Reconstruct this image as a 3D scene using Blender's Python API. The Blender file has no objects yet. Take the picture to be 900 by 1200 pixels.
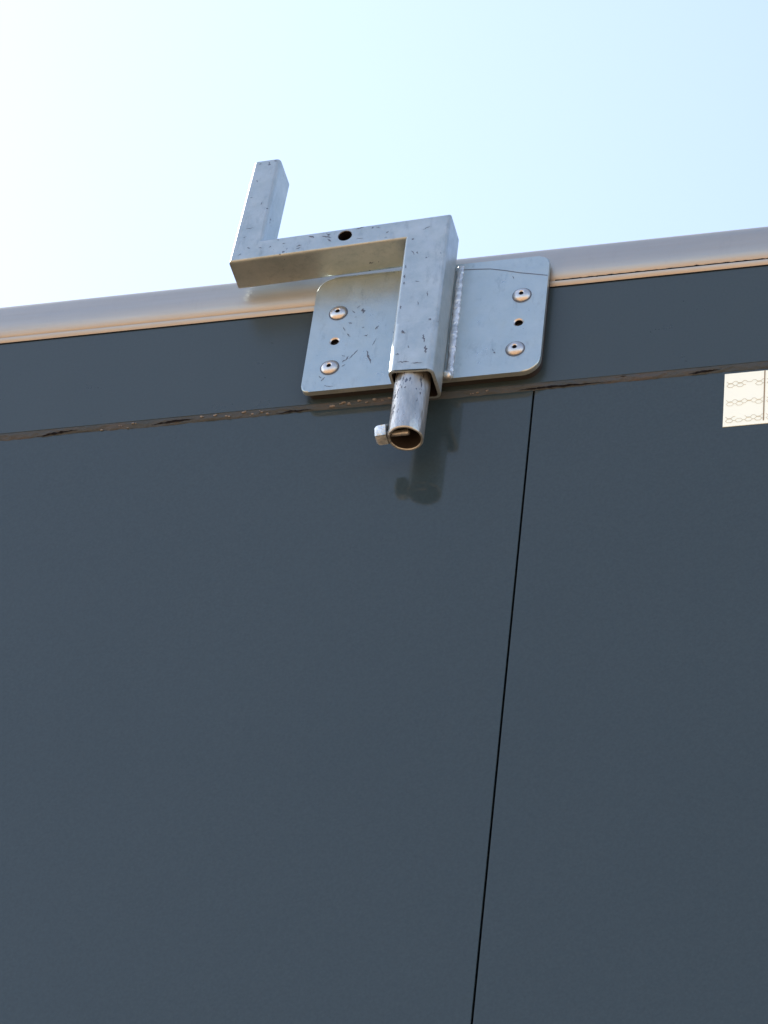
import bpy, bmesh, math, random
from mathutils import Vector, Matrix, noise
random.seed(7)
C = bpy.context.scene.collection
scene = bpy.context.scene

# ------------------------------------------------------------------ camera
cam_d = bpy.data.cameras.new('camera')
cam = bpy.data.objects.new('camera', cam_d); C.objects.link(cam)
Rv = Vector((0.9660208, 0.2372467, 0.1025562)); Uv = Vector((0.0829047, -0.6602476, 0.7464582)); Fv = Vector((-0.2448073, 0.7125918, 0.6574819))
m = Matrix((Rv, Uv, -Fv)).transposed().to_4x4(); m.translation = Vector((0.733586, -2.210671, -2.279288))
cam.matrix_world = m
cam_d.sensor_fit = 'VERTICAL'; cam_d.sensor_height = 24.0; cam_d.lens = 3638.19 / 1200 * 24.0
cam_d.clip_start = 0.05; cam_d.clip_end = 3000
scene.camera = cam

# ------------------------------------------------------------------ sky and sun
SUN_AZ, SUN_EL = 77.0, 41.0          # degrees to the left of the wall's outward-facing back direction (+Y)
w = bpy.data.worlds.new('World'); scene.world = w; w.use_nodes = True
nt = w.node_tree; bg = nt.nodes['Background']
sky = nt.nodes.new('ShaderNodeTexSky'); sky.sky_type = 'NISHITA'; sky.sun_disc = False
sky.sun_elevation = math.radians(SUN_EL); sky.sun_rotation = math.radians(-SUN_AZ)
sky.altitude = 100; sky.air_density = 1.0; sky.dust_density = 1.1; sky.ozone_density = 2.5
hs = nt.nodes.new('ShaderNodeHueSaturation'); hs.inputs['Saturation'].default_value = 0.79
nt.links.new(sky.outputs[0], hs.inputs['Color']); nt.links.new(hs.outputs[0], bg.inputs[0]); bg.inputs[1].default_value = 0.13
sd = bpy.data.lights.new('sun', 'SUN'); sd.energy = 4.0; sd.angle = math.radians(0.5); sd.color = (1.0, 0.90, 0.76)
so = bpy.data.objects.new('sun', sd); C.objects.link(so)
a, e = math.radians(SUN_AZ), math.radians(SUN_EL)
sun_dir = Vector((-math.sin(a) * math.cos(e), math.cos(a) * math.cos(e), math.sin(e)))
so.rotation_euler = sun_dir.to_track_quat('Z', 'Y').to_euler()
scene.view_settings.view_transform = 'Standard'; scene.view_settings.look = 'None'
scene.view_settings.gamma = 1.0; scene.view_settings.use_curve_mapping = False
scene.view_settings.exposure = 1.6

# ------------------------------------------------------------------ materials
def mat(name, col, rough=0.5, metal=0.0, spec=0.5):
    mt = bpy.data.materials.new(name); mt.use_nodes = True
    b = mt.node_tree.nodes['Principled BSDF']
    b.inputs['Base Color'].default_value = (*col, 1); b.inputs['Roughness'].default_value = rough
    b.inputs['Metallic'].default_value = metal; b.inputs['Specular IOR Level'].default_value = spec
    return mt, mt.node_tree, b
def N(t, kind, **kw):
    n = t.nodes.new(kind)
    for k, v in kw.items(): setattr(n, k, v)
    return n
def coords(t, scale=(1, 1, 1)):
    tc = N(t, 'ShaderNodeTexCoord'); mp = N(t, 'ShaderNodeMapping'); mp.inputs['Scale'].default_value = scale
    t.links.new(tc.outputs['Object'], mp.inputs[0]); return mp.outputs[0]
def noise_n(t, vec, scale, detail=4, rough=0.55):
    n = N(t, 'ShaderNodeTexNoise'); n.inputs['Scale'].default_value = scale
    n.inputs['Detail'].default_value = detail; n.inputs['Roughness'].default_value = rough
    t.links.new(vec, n.inputs['Vector']); return n.outputs['Fac']
def ramp(t, fac, stops):
    r = N(t, 'ShaderNodeValToRGB'); els = r.color_ramp.elements
    while len(els) < len(stops): els.new(0.5)
    for el, (p, c) in zip(els, stops):
        el.position = p; el.color = (*c, 1) if len(c) == 3 else c
    t.links.new(fac, r.inputs[0]); return r.outputs[0]
def g(v): return (v, v, v)
def bump(t, b, h, strength, dist):
    n = N(t, 'ShaderNodeBump'); n.inputs['Strength'].default_value = strength; n.inputs['Distance'].default_value = dist
    t.links.new(h, n.inputs['Height']); t.links.new(n.outputs[0], b.inputs['Normal'])

def metal_mat(name, c0, c1, rough=0.4, metal=0.75, chips=0.0, stretch=(1, 1, 1), bmp=(0.25, 0.0006, 320)):
    mt, t, b = mat(name, c0, rough, metal)
    v = coords(t, stretch)
    f = noise_n(t, v, 40, 6, 0.65)
    col = ramp(t, f, [(0.3, c0), (0.72, c1)])
    if chips:
        f2 = noise_n(t, v, 190, 3, 0.6)
        f3 = noise_n(t, v, 28, 2, 0.5)
        mul = N(t, 'ShaderNodeMath', operation='MULTIPLY'); t.links.new(f2, mul.inputs[0]); t.links.new(f3, mul.inputs[1])
        k = ramp(t, mul.outputs[0], [(chips, g(0)), (chips + 0.03, g(1))])
        mx = N(t, 'ShaderNodeMixRGB'); mx.inputs[2].default_value = (0.10, 0.12, 0.15, 1)
        t.links.new(k, mx.inputs[0]); t.links.new(col, mx.inputs[1]); col = mx.outputs[0]
    f6 = noise_n(t, coords(t, (1.0, 1.0, 0.35)), 85, 8, 0.75)          # faint patchy scuffs
    k6 = ramp(t, f6, [(0.54, g(0)), (0.66, g(0.06 if stretch[0] < 0.1 else 0.30))])
    m6 = N(t, 'ShaderNodeMixRGB', blend_type='MULTIPLY'); m6.inputs[2].default_value = (0.45, 0.48, 0.52, 1)
    t.links.new(k6, m6.inputs[0]); t.links.new(col, m6.inputs[1]); col = m6.outputs[0]
    t.links.new(col, b.inputs['Base Color'])
    f4 = noise_n(t, v, 55, 6, 0.7)
    r = ramp(t, f4, [(0.25, g(rough - 0.12)), (0.75, g(rough + 0.12))]); t.links.new(r, b.inputs['Roughness'])
    f5 = noise_n(t, v, bmp[2], 3, 0.5); bump(t, b, f5, bmp[0], bmp[1])
    return mt

def paint_mat(name, r0, r1):
    mt, t, b = mat(name, (0.04, 0.047, 0.056), 0.15, 0, 0.43)
    v = coords(t)
    col = ramp(t, noise_n(t, v, 2.2, 5, 0.6), [(0.3, (0.0255, 0.0415, 0.0485)), (0.75, (0.0285, 0.0455, 0.0530))])
    sp = ramp(t, noise_n(t, v, 330, 3, 0.7), [(0.25, g(0.89)), (0.75, g(1.11))])     # dust speckle in the paint film
    mx = N(t, 'ShaderNodeMixRGB', blend_type='MULTIPLY'); mx.inputs[0].default_value = 1.0
    t.links.new(col, mx.inputs[1]); t.links.new(sp, mx.inputs[2]); col = mx.outputs[0]
    t.links.new(col, b.inputs['Base Color'])
    r = ramp(t, noise_n(t, v, 9, 6, 0.7), [(0.3, g(r0)), (0.8, g(r1))]); t.links.new(r, b.inputs['Roughness'])
    bump(t, b, noise_n(t, v, 420, 2, 0.5), 0.08, 0.0003)
    return mt
M_PAINT = paint_mat('charcoal_gloss_paint', 0.075, 0.105)
M_HEADER = paint_mat('charcoal_satin_paint', 0.26, 0.34)
M_GALV = metal_mat('galvanised_steel', (0.290, 0.365, 0.390), (0.400, 0.470, 0.490), 0.38, 0.65, chips=0.42)
M_PLATE = metal_mat('brushed_plate_steel', (0.345, 0.425, 0.440), (0.40, 0.475, 0.485), 0.36, 0.75)
M_PIPE = metal_mat('worn_pipe_steel', (0.24, 0.28, 0.29), (0.46, 0.49, 0.49), 0.34, 0.7, chips=0.40, stretch=(1.3, 1.3, 0.5), bmp=(0.7, 0.0016, 150))
M_WELD = metal_mat('weld_metal', (0.34, 0.40, 0.43), (0.68, 0.72, 0.74), 0.34, 0.7, chips=0.37, bmp=(0.9, 0.003, 130))
M_RAIL = metal_mat('rail_aluminium', (0.345, 0.342, 0.318), (0.385, 0.376, 0.348), 0.45, 0.8, stretch=(0.05, 1, 1))
M_RIVET = metal_mat('rivet_aluminium', (0.46, 0.46, 0.45), (0.54, 0.54, 0.53), 0.36, 0.9)
M_DARK, _, _ = mat('dark_gap', (0.006, 0.006, 0.008), 0.8, 0, 0.1)
M_MARK, _, _ = mat('dark_scratch', (0.085, 0.105, 0.14), 0.6, 0.2)
M_BORE, _, _ = mat('dull_inner_steel', (0.022, 0.019, 0.018), 0.7, 0.2)  # near-black steel for the insides of pipe and sleeve
M_RUBBER, _, _ = mat('black_rubber', (0.015, 0.015, 0.017), 0.7)
def sealant_mat():
    mt, t, b = mat('dirty_sealant', (0.04, 0.04, 0.04), 0.6, 0, 0.25)
    v = coords(t, (0.6, 1, 1))
    col = ramp(t, noise_n(t, v, 26, 6, 0.7), [(0.3, (0.032, 0.047, 0.056)), (0.52, (0.044, 0.054, 0.060)), (0.74, (0.074, 0.062, 0.058))])
    t.links.new(col, b.inputs['Base Color'])
    bump(t, b, noise_n(t, v, 240, 4, 0.6), 0.5, 0.002)
    return mt
M_SEAL = sealant_mat()
M_CRUMB, _, _ = mat('pale_caulk_crumb', (0.17, 0.16, 0.145), 0.7)
M_TAPE, _, _tb = mat('cream_retroreflective', (0.83, 0.92, 0.81), 0.35)
M_TAPEINK, _, _ = mat('tape_cell_seal', (0.46, 0.44, 0.30), 0.6)
M_TAPEBAR, _, _ = mat('tape_cell_bar', (0.24, 0.19, 0.12), 0.6)
M_ROOF, _, _ = mat('white_roof_skin', (0.72, 0.71, 0.68), 0.5)
def ground_mat():
    mt, t, b = mat('dry_gravel', (0.4, 0.3, 0.2), 0.95)
    v = coords(t)
    col = ramp(t, noise_n(t, v, 0.6, 8, 0.7), [(0.3, (0.42, 0.235, 0.115)), (0.7, (0.55, 0.34, 0.18))])
    t.links.new(col, b.inputs['Base Color']); bump(t, b, noise_n(t, v, 30, 5, 0.7), 0.6, 0.03)
    return mt
M_GROUND = ground_mat()

# ------------------------------------------------------------------ mesh helpers
def weighted(o):
    md = o.modifiers.new('weighted_normals', 'WEIGHTED_NORMAL'); md.weight = 100; md.keep_sharp = True
def link(name, bm, mats, parent=None, sharp=32, wn=False):
    me = bpy.data.meshes.new(name)
    bmesh.ops.recalc_face_normals(bm, faces=bm.faces[:])
    bm.to_mesh(me); bm.free()
    me.polygons.foreach_set('use_smooth', [True] * len(me.polygons))
    me.set_sharp_from_angle(angle=math.radians(sharp))
    for k in (mats if isinstance(mats, (list, tuple)) else [mats]): me.materials.append(k)
    o = bpy.data.objects.new(name, me); C.objects.link(o)
    if wn: weighted(o)
    if parent: o.parent = parent; o.matrix_parent_inverse = Matrix.Translation(-parent.location)
    return o
def empty(name, loc, label, cat):
    o = bpy.data.objects.new(name, None); C.objects.link(o); o.location = loc
    o.empty_display_size = 0.1; o['label'] = label; o['category'] = cat
    return o
def add_box(bm, x0, x1, y0, y1, z0, z1, mi=0, bev=0.0):
    vs = [bm.verts.new((x, y, z)) for x in (x0, x1) for y in (y0, y1) for z in (z0, z1)]
    fs = [bm.faces.new([vs[i] for i in q]) for q in ((0, 1, 3, 2), (4, 6, 7, 5), (0, 4, 5, 1), (2, 3, 7, 6), (0, 2, 6, 4), (1, 5, 7, 3))]
    if bev:
        r = bmesh.ops.bevel(bm, geom=list({ed for f in fs for ed in f.edges}), offset=bev, segments=2, affect='EDGES', profile=0.6)
        fs = r['faces']
    for f in fs: f.material_index = mi
def rrect(A, B, yf, yb, r, seg=4):
    """rounded-rectangle ring: front corners A and B (x, z) at y = yf, back at yb"""
    A = Vector((A[0], 0, A[1])); B = Vector((B[0], 0, B[1])); W = (B - A).length; D = yb - yf; u = (B - A) / W
    out = []
    for cx, cy, a0 in ((W - r, r, -90), (W - r, D - r, 0), (r, D - r, 90), (r, r, 180)):
        for k in range(seg + 1):
            t = math.radians(a0 + 90 * k / seg)
            p = A + u * (cx + r * math.cos(t)); out.append(Vector((p.x, yf + cy + r * math.sin(t), p.z)))
    return out
def loft(bm, ra, rb, capa=True, capb=True, mi=0, n_mid=0):
    rings = []
    for k in range(n_mid + 2):
        t = k / (n_mid + 1); rings.append([bm.verts.new(p.lerp(q, t)) for p, q in zip(ra, rb)])
    n = len(ra)
    for P, Q in zip(rings, rings[1:]):
        for i in range(n): bm.faces.new((P[i], P[(i + 1) % n], Q[(i + 1) % n], Q[i])).material_index = mi
    if capa: bm.faces.new(rings[0][::-1]).material_index = mi
    if capb: bm.faces.new(rings[-1]).material_index = mi
    return rings
def marks(bm, items, y, mi):
    """thin dark nicks lying on a face (x0, z0, x1, z1, width, all mm)"""
    for x0, z0, x1, z1, wd in items:
        p = Vector((x0, 0, z0)) / 1000; q = Vector((x1, 0, z1)) / 1000; d = q - p; L = d.length
        if L < 1e-6: continue
        d /= L; nrm = Vector((d.z, 0, -d.x)); k = 7; up = []; dn = []; wj = random.uniform(0.65, 1.35)
        for i in range(k + 1):
            t = i / k; hw = wd * wj / 1000 * 0.5 * (0.15 + math.sin(math.pi * min(max(t, 0.04), 0.96)) * random.uniform(0.35, 1.5))
            c = p + d * L * t + nrm * random.uniform(-0.5, 0.5) * wd / 1000
            up.append(bm.verts.new((c + nrm * hw) + Vector((0, y, 0)))); dn.append(bm.verts.new((c - nrm * hw) + Vector((0, y, 0))))
        for i in range(k): bm.faces.new((up[i], up[i + 1], dn[i + 1], dn[i])).material_index = mi
def tube_path(bm, pts, rad, seg=8, mi=0, flat=1.0):
    rings = []
    for i, p in enumerate(pts):
        d = (pts[min(i + 1, len(pts) - 1)] - pts[max(i - 1, 0)]).normalized()
        s = Vector((0, 1, 0)); s = (s - d * s.dot(d)).normalized(); q = d.cross(s)
        r = rad[i] if isinstance(rad, list) else rad
        rings.append([bm.verts.new(p + (s * math.cos(2 * math.pi * k / seg) * flat + q * math.sin(2 * math.pi * k / seg)) * r) for k in range(seg)])
    for P, Q in zip(rings, rings[1:]):
        for k in range(seg): bm.faces.new((P[k], P[(k + 1) % seg], Q[(k + 1) % seg], Q[k])).material_index = mi
    bm.faces.new(rings[0][::-1]).material_index = mi; bm.faces.new(rings[-1]).material_index = mi
def lathe(bm, prof, c, axis, seg=28, mi=0, mi_of=None):
    """profile of (radius, height along axis)"""
    axis = Vector(axis).normalized(); s = axis.orthogonal().normalized(); q = axis.cross(s); rings = []
    for r, h in prof:
        if r < 1e-6: rings.append([bm.verts.new(c + axis * h)])
        else: rings.append([bm.verts.new(c + axis * h + (s * math.cos(2 * math.pi * k / seg) + q * math.sin(2 * math.pi * k / seg)) * r) for k in range(seg)])
    for j, (P, Q) in enumerate(zip(rings, rings[1:])):
        for k in range(seg):
            a_, b_ = P[k % len(P)], P[(k + 1) % len(P)]; c_, d_ = Q[(k + 1) % len(Q)], Q[k % len(Q)]
            vs = []
            for v in (a_, b_, c_, d_):
                if v not in vs: vs.append(v)
            if len(vs) > 2: bm.faces.new(vs).material_index = mi_of[j] if mi_of else mi
def cut(o, cutters):
    for c in cutters:
        md = o.modifiers.new('cut', 'BOOLEAN'); md.object = c; md.operation = 'DIFFERENCE'; md.solver = 'EXACT'
    dg = bpy.context.evaluated_depsgraph_get(); dg.update()
    me = bpy.data.meshes.new_from_object(o.evaluated_get(dg)); o.modifiers.clear()
    old = o.data; o.data = me; me.name = old.name
    me.polygons.foreach_set('use_smooth', [True] * len(me.polygons)); me.set_sharp_from_angle(angle=math.radians(32))
    for c in cutters:
        d = c.data; bpy.data.objects.remove(c); bpy.data.meshes.remove(d)
def cutter(prof, c, mi=0, mats=(), mi_of=None, axis=(0, 1, 0)):
    bm = bmesh.new(); lathe(bm, prof, Vector(c), axis, mi=mi, mi_of=mi_of); return link('cutter', bm, list(mats))

# ------------------------------------------------------------------ ground
bm = bmesh.new()
s = 900
vs = [bm.verts.new((x, y, -3.78)) for x, y in ((-s, -s), (s, -s), (s, s), (-s, s))]; bm.faces.new(vs)
gr = link('ground', bm, M_GROUND); gr['kind'] = 'structure'

# ------------------------------------------------------------------ trailer body
X0, X1 = -6.2, 2.6; YB = 2.45; ZB = -2.95; SEAM_X = 0.1153; SY = 0.004; HZ = -0.0785      # side panels sit 4 mm behind the header
tr = empty('box_trailer', (0, 1.2, ZB), 'charcoal grey box trailer side with aluminium top rail and cracked sealant seam', 'trailer')
bm = bmesh.new(); add_box(bm, X0, SEAM_X - 0.0010, SY, SY + 0.02, ZB, HZ - 0.0004, bev=0.0006)
link('side_panel', bm, M_PAINT, tr, wn=True)
bm = bmesh.new(); add_box(bm, SEAM_X + 0.0010, X1, SY, SY + 0.02, ZB, HZ - 0.0004, bev=0.0006)
link('side_panel', bm, M_PAINT, tr, wn=True)
bm = bmesh.new(); add_box(bm, SEAM_X - 0.004, SEAM_X + 0.004, SY + 0.0205, SY + 0.029, ZB, -0.085); link('panel_joint', bm, M_DARK, tr)
bm = bmesh.new(); add_box(bm, X0, X1, 0.0, 0.02, HZ, 0.0600, bev=0.0006); link('header_panel', bm, M_HEADER, tr, wn=True)
bm = bmesh.new(); add_box(bm, X0 + 0.01, X1 - 0.01, 0.042, YB, ZB, 0.10); link('inner_body', bm, M_PAINT, tr)
bm = bmesh.new(); add_box(bm, X0, X1, 0.0602, YB, 0.108, 0.1210); link('roof', bm, M_ROOF, tr)

# top rail: an extruded aluminium profile, bulging outwards, with a small lip below a groove
prof = [(0.0205, 0.0602), (0.0004, 0.0602), (-0.0002, 0.0606), (-0.0026, 0.0655), (-0.0027, 0.0662), (-0.0020, 0.0667), (0.0016, 0.0669), (0.0018, 0.0676),
        (0.0002, 0.0685), (-0.0018, 0.0715), (-0.0035, 0.0755), (-0.0047, 0.0800), (-0.0053, 0.0855), (-0.0055, 0.0910), (-0.0051, 0.0968), (-0.0043, 0.1035),
        (-0.0030, 0.1105), (-0.0017, 0.1155), (-0.0004, 0.1180), (0.0018, 0.1194), (0.0060, 0.1202), (0.0200, 0.1212), (0.0600, 0.1222), (0.0600, 0.1130), (0.0205, 0.1130)]
bm = bmesh.new(); xs = [X0] + [-1.2 + 0.02 * i for i in range(121)] + [X1]; rings = []
for x in xs:
    ring = []
    for y, z in prof:
        dy = 0.0005 * noise.noise(Vector((x * 5, y * 30, z * 30))) if -1.25 < x < 1.25 else 0
        ring.append(bm.verts.new((x, y + dy, z + dy)))
    rings.append(ring)
for P, Q in zip(rings, rings[1:]):
    for k in range(len(prof)): bm.faces.new((P[k], P[(k + 1) % len(prof)], Q[(k + 1) % len(prof)], Q[k]))
bm.faces.new(rings[0][::-1]); bm.faces.new(rings[-1])
rail = link('top_rail', bm, M_RAIL, tr, sharp=40)
# dark ragged sealant line in the groove, right of the bracket
bm = bmesh.new(); pts = []; rr = []
x = 0.1285
while x < X1:
    amp = 1.0 if x < 1.0 else 0.3
    pts.append(Vector((x, -0.0016, 0.0672 + 0.0009 * amp * noise.noise(Vector((x * 160, 0, 3))))))
    rr.append(0.0014 + 0.0007 * noise.noise(Vector((x * 210, 5, 0)))); x += 0.003 if x < 0.9 else 0.1
tube_path(bm, pts, rr, 6); link('groove_sealant', bm, M_DARK, rail)
# thin black strip under the rail, drawn in place of its shadow gap
bm = bmesh.new(); add_box(bm, X0, X1, -0.0008, -0.0003, 0.0590, 0.0601); link('rail_shadow_strip', bm, M_DARK, rail)

# sealant fillet under the lower edge of the header, down to the side panels
def seal_at(x, t, fine=True):
    drop = 0.0072 + (0.0016 * noise.noise(Vector((x * 12, 7, 0))) + 0.0011 * noise.noise(Vector((x * 95, 4, 0))) if fine else 0)
    y = 0.0006 + (SY - 0.0006) * t; z = HZ + 0.0001 - drop * t
    h = math.sin(math.pi * t) ** 0.7
    if fine:
        n = noise.fractal(Vector((x * 120, t * 2.2, 0)), 0.9, 2.0, 4); n2 = max(0, noise.noise(Vector((x * 45, t, 5))))
        h *= 0.0004 + 0.0008 * n + 0.0008 * n2
    else: h *= 0.0006
    if t > 0.99: y += 0.0004
    return y - h, z - h * 0.5
bm = bmesh.new()
xs = [X0] + [-1.0 + i * 0.0016 for i in range(1126)] + [X1]; nz = 9; rows = []
for x in xs:
    fine = -1.0 <= x <= 0.81
    row = []
    for j in range(nz):
        y, z = seal_at(x, j / (nz - 1), fine); row.append(bm.verts.new((x, y, z)))
    rows.append(row)
for P, Q in zip(rows, rows[1:]):
    for j in range(nz - 1): bm.faces.new((P[j], Q[j], Q[j + 1], P[j + 1]))
def crack(pts, wd):
    n = 44; up = []; dn = []
    for i in range(n + 1):
        t = i / n; f = t * (len(pts) - 1); k = min(int(f), len(pts) - 2); u = f - k
        x = pts[k][0] + (pts[k + 1][0] - pts[k][0]) * u; z = pts[k][1] + (pts[k + 1][1] - pts[k][1]) * u
        z += 0.0010 * noise.noise(Vector((x * 120, 2, 8))) + 0.0004 * noise.noise(Vector((x * 480, 6, 8)))
        hw = wd * 0.5 * (0.10 + math.sin(math.pi * t) ** 1.4 * 0.9) * (1 + 0.9 * noise.noise(Vector((x * 260, 0, 0))))
        for zz, dst in ((z + hw, up), (z - hw, dn)):
            tt = min(max((-0.0785 - zz) / 0.0112, 0.03), 0.97); y_, z_ = seal_at(x, tt)
            dst.append(bm.verts.new((x, y_ - 0.0005, z_ - 0.0004)))
    for i in range(n): bm.faces.new((up[i], up[i + 1], dn[i + 1], dn[i])).material_index = 1
for P_, wd in (([(-0.425, -0.0885), (-0.405, -0.0862), (-0.379, -0.0842)], 0.0030), ([(-0.297, -0.0862), (-0.27, -0.0842), (-0.25, -0.0838)], 0.0030),
               ([(-0.160, -0.0878), (-0.14, -0.0868), (-0.121, -0.0868)], 0.0028), ([(0.098, -0.0878), (0.112, -0.0862), (0.15, -0.0866), (0.196, -0.0872)], 0.0026),
               ([(0.275, -0.0872), (0.288, -0.0855), (0.308, -0.0846)], 0.0030), ([(0.205, -0.0808), (0.212, -0.0806)], 0.0014),
               ([(-0.60, -0.0870), (-0.57, -0.0845)], 0.002)):
    crack(P_, wd)
for cx, cz in [(-.353, -.0875), (-.331, -.083), (-.316, -.082), (-.322, -.0865), (-.241, -.081), (-.227, -.0815), (-.212, -.084), (-.194, -.081), (-.187, -.0845), (-.176, -.082),
               (-.168, -.0855), (-.099, -.084), (-.088, -.0815), (-.082, -.083), (-.07, -.081), (-.06, -.0825), (-.052, -.080), (-.044, -.083), (-.036, -.081), (.058, -.084), (.067, -.083), (.05, -.0845)]:
    for _ in range(2):
        r = random.uniform(0.0004, 0.0014) * (1.35 if -0.1 < cx < -0.03 else 1); y_, z_ = seal_at(cx, min(max((-0.0785 - cz - random.uniform(-.0015, .0015)) / 0.0112, 0.1), 0.9)); c = Vector((cx + random.uniform(-.002, .002), y_ - 0.0003, z_ - 0.0004))
        res = bmesh.ops.create_icosphere(bm, subdivisions=1, radius=r)
        for v in res['verts']:
            v.co = c + Vector((v.co.x * random.uniform(1.0, 2.0), v.co.y * 0.9, v.co.z * random.uniform(0.6, 1.0)))
            for f in v.link_faces: f.material_index = 2
link('seam_sealant', bm, [M_SEAL, M_DARK, M_CRUMB], tr)

# ------------------------------------------------------------------ reflective tape
TX0, TX1, TZ1, TZ0 = 0.3120, 0.62, -0.0885, -0.1613
def polyline(bm, pts, wd, y, mi=0):
    for (x0, z0), (x1, z1) in zip(pts, pts[1:]):
        d = Vector((x1 - x0, 0, z1 - z0)); L = d.length; d /= L; n_ = Vector((d.z, 0, -d.x)) * wd / 2; ex = d * wd * 0.3
        p = Vector((x0, y, z0)) - ex; q = Vector((x1, y, z1)) + ex
        bm.faces.new([bm.verts.new(v) for v in (p + n_, q + n_, q - n_, p - n_)]).material_index = mi
bm = bmesh.new(); H = TZ1 - TZ0; cell = 0.0405
for ci in range(7):
    cx0 = TX0 + 0.0015 + ci * cell
    for ri, fz in enumerate((0.235, 0.585, 0.90)):
        zc = TZ1 - H * fz; per = 0.0096; x = cx0 + 0.001
        for k in range(4):
            xx = x + k * per; hh = 0.0024
            top = [(xx, zc), (xx + per * .22, zc + hh), (xx + per * .58, zc + hh), (xx + per * .8, zc), (xx + per, zc)]
            bot = [(px, 2 * zc - pz) for px, pz in top]
            ech = [(px, 2 * zc - pz + 0.0056) for px, pz in top]
            for j, ln in enumerate((top, bot, ech)):
                if random.random() < 0.88: polyline(bm, ln, random.uniform(0.00035, 0.0005), -0.00075 - 0.00002 * (j + 1) - 0.00001 * k, 1)
for ci in range(1, 7):
    bx = TX0 + ci * cell; add_box(bm, bx - 0.0006, bx + 0.0006, -0.0009, -0.0007, TZ0 + 0.004, TZ1, 2)
bmt = bmesh.new(); add_box(bmt, TX0, TX1, -0.0006, 0.0002, TZ0, TZ1)
me_ = bpy.data.meshes.new('tmp'); bmt.to_mesh(me_); bmt.free(); bm.from_mesh(me_); bpy.data.meshes.remove(me_)
tp = link('reflective_tape', bm, [M_TAPE, M_TAPEINK, M_TAPEBAR])
tp.location.y = SY
tp['label'] = 'cream white reflective tape with honeycomb bands stuck on the grey wall'; tp['category'] = 'reflector'

# ------------------------------------------------------------------ bracket
PLATE_MARKS = [(-71.9, 32.2, -70.5, 24.9, 2.5), (-85.5, 13.1, -81.6, 10.7, 1.6), (-91.3, 7.1, -87.7, 0.6, 1), (-85.8, -3.7, -81.5, -9.0, 1.1), (-69.7, 2.1, -67.8, 4.0, 1.1), (-66.2, -10.1, -62.0, -8.7, 1.3), (-55.0, -1.6, -51.9, 3.7, 1.3), (-60.9, -32.1, -54.6, -51.6, 1.4), (-85.1, -46.3, -80.3, -37.4, 2), (-79.2, -41.4, -70.5, -30.0, 1), (-87.8, -34.8, -83.7, -37.8, 1), (-102.0, -77.8, -91.6, -80.2, 1), (-105.8, -70.8, -102.2, -65.3, 1.1), (-109.3, -62.9, -106.2, -65.8, 1), (-78.8, 33.5, -75.5, 36.9, 0.8), (-55.6, -25.3, -52.2, -14.5, 0.7), (-84.1, 30.4, -79.8, 26.0, 0.7), (-85.7, -52.4, -82.4, -49.1, 1), (76.9, -51.9, 78.9, -54.6, 1), (74.8, -47.9, 76.8, -50.6, 0.7), (88.2, 58.3, 90.4, 52.9, 0.8), (-80.1, 19.6, -77.4, 20.5, 0.8)]
TUBE_MARKS = [(-12.2, 67.6, -8.7, 60.6, 1.2), (-6.4, 65.5, -5.1, 61.4, 1.2), (16.7, -38.0, 18.8, -40.5, 2), (-3.8, 20.2, 0.9, 18.9, 0.7), (-13.9, 85.5, -11.5, 84.6, 2), (-16.4, 46.4, -16.0, 41.2, 1.6), (-16.0, 32.3, -15.4, 25.8, 1.2), (-15.8, 20.8, -15.3, 16.8, 1.6), (-16.0, -14.3, -15.6, -19.5, 1.3), (10.7, 3.0, 12.3, -4.8, 0.8), (2.0, -10.8, 3.4, -16.1, 0.7)]
SLEEVE_MARKS = [(-9.2, -52.3, -7.7, -57.9, 2.6), (13.3, -62.0, 14.9, -73.2, 1.8), (17.0, -78.4, 18.3, -89.5, 1.8), (-13.7, -86.3, -9.4, -87.6, 1.3), (-10.4, -98.5, 1.9, -99.2, 1.5), (4.4, -101.5, 16.0, -102.3, 1), (-1.4, -75.9, -0.1, -79.7, 1)]
ARM_MARKS = [(-141.8, 93.1, -136.9, 95.4, 1.5), (-142.1, 88.9, -137.1, 91.1, 1.3), (-129.9, 107.8, -123.3, 104.4, 1.2), (-114.4, 105.2, -104.1, 101.5, 1.5), (-108.6, 99.9, -103.3, 95.2, 1.2), (-108.8, 105.2, -105.7, 107.4, 1.2), (-197.9, 100.2, -194.2, 97.9, 1), (-184.2, 98.2, -181.1, 96.4, 1), (-172.6, 96.4, -170.9, 98.1, 1), (-206.8, 89.0, -203.3, 91.1, 1), (-110.7, 109.0, -106.4, 104.8, 1), (-77.8, 110.4, -69.0, 112.7, 1.1), (-158.7, 99.6, -155.0, 100.4, 0.7), (-56.2, 110.4, -50.3, 108.2, 0.8), (-3.3, 98.4, 4.7, 101.9, 1), (-43.8, 99.3, -40.3, 101.3, 1), (-76.1, 95.0, -68.6, 95.2, 0.7)]
POST_MARKS = [(-203.4, 129.9, -194.7, 130.7, 0.9), (-202.5, 233.2, -199.6, 234.2, 1), (-201.9, 207.5, -200.5, 204.5, 1), (-205.8, 179.5, -202.1, 180.1, 0.7), (-191.5, 166.0, -190.3, 171.3, 0.6), (-204.8, 115.8, -201.3, 118.0, 0.8)]
br = empty('steel_bracket', (0, -0.024, -0.085), 'zigzag galvanised steel hook bracket riveted over the top rail of the trailer', 'bracket')
PY0, PY1 = -0.024, -0.018
def rounded_outline(x0, x1, z0, z1, rTL, rTR, rBR, rBL, seg=8):
    out = []
    for cx, cz, r, a0 in ((x1 - rBR, z0 + rBR, rBR, -90), (x1 - rTR, z1 - rTR, rTR, 0), (x0 + rTL, z1 - rTL, rTL, 90), (x0 + rBL, z0 + rBL, rBL, 180)):
        for k in range(seg + 1):
            t = math.radians(a0 + 90 * k / seg); out.append((cx + r * math.cos(t), cz + r * math.sin(t)))
    return out
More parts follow.
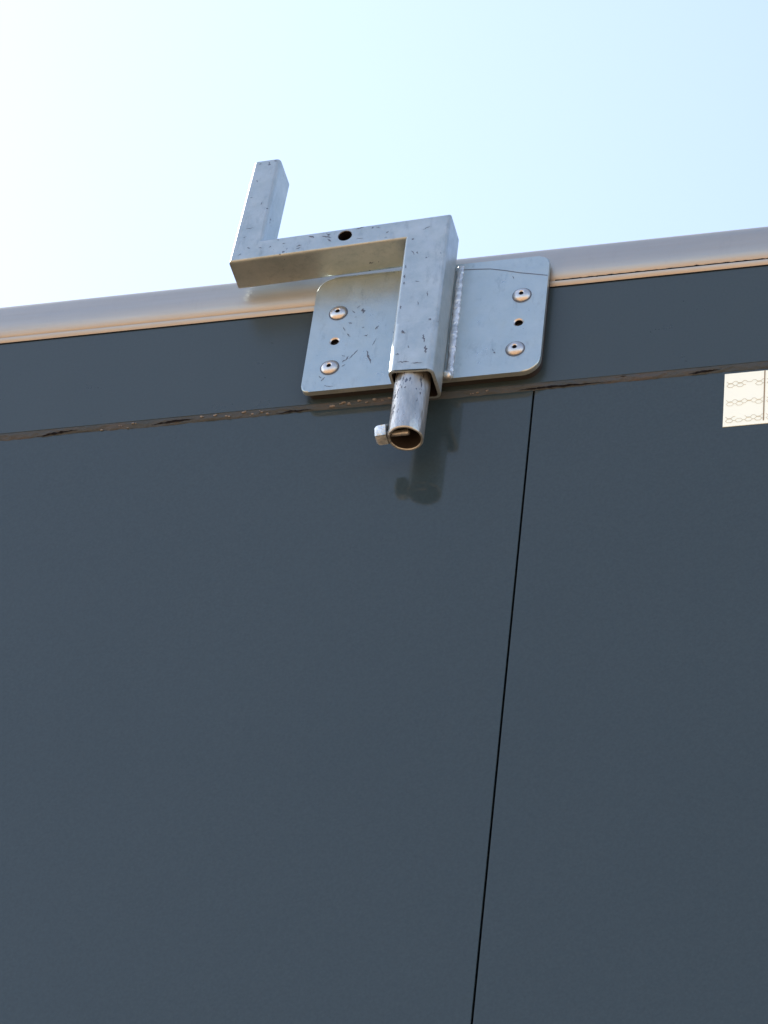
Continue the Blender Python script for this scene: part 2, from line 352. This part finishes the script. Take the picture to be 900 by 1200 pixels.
def slab(bm, outline, y0, y1, bev):
    f = bm.faces.new([bm.verts.new((x, y0, z)) for x, z in outline]); b = bm.faces.new([bm.verts.new((x, y1, z)) for x, z in outline][::-1])
    fv = list(f.verts); bv = list(b.verts)[::-1]; n = len(fv)
    for i in range(n): bm.faces.new((fv[i], bv[i], bv[(i + 1) % n], fv[(i + 1) % n]))
    if bev: bmesh.ops.bevel(bm, geom=list(f.edges), offset=bev, segments=3, affect='EDGES', profile=0.5)
bm = bmesh.new(); slab(bm, rounded_outline(-0.127, 0.127, -0.0846, 0.0846, 0.020, 0.012, 0.020, 0.009), PY0, PY1, 0.0016)
plate = link('mounting_plate', bm, [M_PLATE, M_MARK, M_RIVET, M_DARK], br)
cuts = []
for hx, hz in ((-0.0981, -0.0133), (0.0999, -0.0123)):
    cuts.append(cutter([(0, -0.004), (0.0068, -0.004), (0.0058, -0.0002), (0.0043, 0.0012), (0.0043, 0.012), (0, 0.012)], (hx, PY0, hz), mats=[M_PLATE, M_MARK, M_RIVET, M_DARK], mi_of=[2, 2, 2, 3, 3]))  # hole walls coloured near-black to stand for the shade inside
cut(plate, cuts)
bm = bmesh.new(); bm.from_mesh(plate.data); marks(bm, PLATE_MARKS, PY0 - 0.00015, 1)
cr = [(25.3, 73.5), (35.3, 75.2), (48, 74.2), (63.3, 72.4), (80, 67.5), (96.2, 61.8), (112, 57.6), (126.2, 53.6)]     # long hairline scratch
weighted(plate)
pts = [Vector((x / 1000, PY0 - 0.0002, z / 1000)) for x, z in cr]
for i in range(len(pts) - 1):
    p, q = pts[i], pts[i + 1]; o = Vector((0, 0, 0.0005))
    bm.faces.new([bm.verts.new(v) for v in (p + o, q + o, q - o, p - o)]).material_index = 1
bm.to_mesh(plate.data); bm.free()
bm = bmesh.new(); slab(bm, rounded_outline(-0.122, 0.1258, -0.0815, 0.080, 0.02, 0.012, 0.018, 0.008), PY1 + 0.0003, 0.0015, 0)
link('rubber_pad', bm, M_RUBBER, br)
for rx, rz in ((-0.0988, 0.0287), (-0.0987, -0.0520), (0.1006, 0.0272), (0.0993, -0.0512)):
    bm = bmesh.new()
    lathe(bm, [(0.0, 0.0015), (0.0021, 0.0018), (0.0024, 0.0034), (0.0034, 0.0040), (0.0055, 0.0036), (0.0075, 0.0027), (0.0088, 0.0015), (0.0093, 0.0006), (0.0093, 0.0003), (0.0104, 0.0003), (0.0104, 0.0)],
          Vector((rx + random.uniform(-.0003, .0003), PY0 - 0.0002, rz)), (0, -1, 0), 32, mi_of=[1, 1, 0, 0, 0, 0, 0, 0, 2, 2])
    link('rivet', bm, [M_RIVET, M_DARK, M_MARK], plate)

AF, AB = -0.0665, -0.0245
def mm(*p): return (p[0] / 1000, p[1] / 1000)
# the hook is one square tube, mitred at both corners
ELBOW_A, ELBOW_B = rrect(mm(-216.1, 80.5), mm(-182.9, 109.9), AF, AB, 0.004), rrect(mm(-21.6, 88.3), mm(25.6, 118.9), AF, AB, 0.004)
bm = bmesh.new(); loft(bm, ELBOW_A, ELBOW_B, n_mid=12)
arm = link('arm', bm, [M_GALV, M_MARK, M_DARK, M_RIVET], br)
cut(arm, [cutter([(0, -0.003), (0.0085, -0.003), (0.0078, 0.0002), (0.0074, 0.001), (0.0074, 0.024), (0, 0.024)], (-0.0891, AF, 0.1022), mats=[M_GALV, M_MARK, M_DARK, M_RIVET], mi_of=[0, 0, 3, 2, 2])])  # bore of the arm hole painted dark, its shade put into the colour
bm = bmesh.new(); bm.from_mesh(arm.data); marks(bm, ARM_MARKS, AF - 0.00015, 1); bm.to_mesh(arm.data); bm.free(); weighted(arm)
bm = bmesh.new(); loft(bm, ELBOW_A, rrect(mm(-209.0, 237.8), mm(-178.7, 238.9), AF, AB, 0.0045), n_mid=8)
marks(bm, POST_MARKS, AF - 0.00015, 1)
link('prong', bm, [M_GALV, M_MARK], br, wn=True)
# vertical tube and the sleeve at its foot
TF, TB = -0.0680, -0.0242
bm = bmesh.new()
loft(bm, rrect(mm(-20.4, -41.5), mm(26.8, -41.5), AF, AB, 0.004), ELBOW_B, n_mid=6)
marks(bm, TUBE_MARKS, AF - 0.00015, 1)
link('tube', bm, [M_GALV, M_MARK], br, wn=True)
bm = bmesh.new()
A0, B0, A1, B1 = mm(-20.2, -109.8), mm(28.0, -112.6), mm(-21.0, -41.9), mm(27.4, -41.9)
ro, ro1 = rrect(A0, B0, TF, TB, 0.0075, 6), rrect(A1, B1, TF, TB, 0.0075, 6); th = 0.0032
ri, ri1 = rrect(mm(-20.2 + 3.2, -109.8 - .2), mm(28.0 - 3.2, -112.6 + .2), TF + th, TB - th, 0.0045, 6), rrect(mm(-21.0 + 3.2, -41.9), mm(27.4 - 3.2, -41.9), TF + th, TB - th, 0.0045, 6)
R1 = loft(bm, ro, ro1, capa=False, n_mid=4); R2 = loft(bm, ri, ri1, capa=False, capb=True, mi=2)
n = len(ro)
for i in range(n): bm.faces.new((R1[0][i], R1[0][(i + 1) % n], R2[0][(i + 1) % n], R2[0][i])).material_index = 0
be = [ed for ed in bm.edges if all(v in R1[0] for v in ed.verts)]
bmesh.ops.bevel(bm, geom=be, offset=0.0008, segments=2, affect='EDGES')
marks(bm, SLEEVE_MARKS, TF - 0.00015, 1)
link('sleeve', bm, [M_GALV, M_MARK, M_BORE], br, wn=True)
# weld beads: up both back edges of the tube, on the plate
for sx, xw in ((1, 0.0315), (-1, -0.0235)):
    bm = bmesh.new(); pts = []; rr = []; z = -0.0835
    while z < 0.080:
        pts.append(Vector((xw - sx * 0.0009 * (z / 0.08) + 0.0009 * noise.noise(Vector((z * 160, sx, 0))), PY0 - 0.0006, z)))
        rr.append(0.0041 + 0.0010 * noise.noise(Vector((z * 70, 2, sx))) + 0.0005 * noise.noise(Vector((z * 190, 7, sx)))); z += 0.0007
    tube_path(bm, pts, rr, 10, flat=0.5)
    if sx == 1:
        res = bmesh.ops.create_icosphere(bm, subdivisions=3, radius=0.0056)
        for v in res['verts']: v.co = v.co * (1 + 0.2 * noise.noise(v.co * 300)) + Vector((0.0310, PY0 - 0.0015, -0.0815))
    link('weld_bead', bm, M_WELD, br, sharp=60)
# end pipe with cross bolt
PC = Vector((0.0018, -0.0462, 0)); PZ0, PZ1 = -0.1864, -0.05; PR = 0.0184
bm = bmesh.new(); seg = 48
def ring(r, z, wob=0): return [bm.verts.new((PC.x + r * math.cos(2 * math.pi * k / seg), PC.y + r * math.sin(2 * math.pi * k / seg), z + wob * noise.noise(Vector((math.cos(2 * math.pi * k / seg) * 2, math.sin(2 * math.pi * k / seg) * 2, z * 5))))) for k in range(seg)]
rs = [ring(PR, PZ1), ring(PR, -0.12), ring(PR, -0.16), ring(PR, PZ0 + 0.0012), ring(PR - 0.0008, PZ0, 0.0004), ring(PR - 0.0022, PZ0, 0.0004), ring(PR - 0.0029, PZ0 + 0.001), ring(PR - 0.0029, PZ1)]
for j, (P, Q) in enumerate(zip(rs, rs[1:])):
    for k in range(seg): bm.faces.new((P[k], P[(k + 1) % seg], Q[(k + 1) % seg], Q[k])).material_index = 1 if j == 6 else 0
bm.faces.new(rs[-1]).material_index = 1
for k in range(60):        # flaked zinc, mostly on the weather side
    ang = random.gauss(-2.35, 0.28) if k < 46 else random.uniform(-2.6, -0.3); zc = random.uniform(-0.178, -0.108); L = random.uniform(0.0012, 0.0065); wd = random.uniform(0.0005, 0.0016)
    up = []; dn = []
    for i in range(6):
        t = i / 5; hw = wd * (0.2 + math.sin(math.pi * t)) * 0.5 / PR; aa = ang + random.uniform(-0.03, 0.03) + 0.02 * t; rr_ = PR + 0.00012 + 0.00001 * k / 10
        for sg, dst in ((1, up), (-1, dn)): dst.append(bm.verts.new((PC.x + rr_ * math.cos(aa + sg * hw), PC.y + rr_ * math.sin(aa + sg * hw), zc + L * (t - 0.5))))
    for i in range(5): bm.faces.new((up[i], up[i + 1], dn[i + 1], dn[i])).material_index = 2 if k % 3 else 3
pipe = link('end_pipe', bm, [M_PIPE, M_BORE, M_MARK, M_RIVET], br)
bm = bmesh.new(); bz = -0.1772
lathe(bm, [(0, 0.0128), (0.0055, 0.0128), (0.0088, 0.0120), (0.0108, 0.0100), (0.0116, 0.0075), (0.0116, 0.0), (0.0, 0.0)], Vector((PC.x - PR - 0.0003, PC.y, bz)), (-1, 0.05, -0.05), 6)
lathe(bm, [(0.0, 0.0), (0.0034, 0.0), (0.0034, 0.0215), (0.0022, 0.0225), (0.0, 0.0225)], Vector((PC.x - PR - 0.0005, PC.y, bz)), (1, 0, 0), 16, mi=2)
link('bolt', bm, [M_WELD, M_BORE, M_PIPE], pipe, sharp=25)

br.location = br.location + Vector((-0.0030, 0.0090, 0.0093))      # seat the whole bracket close against the header
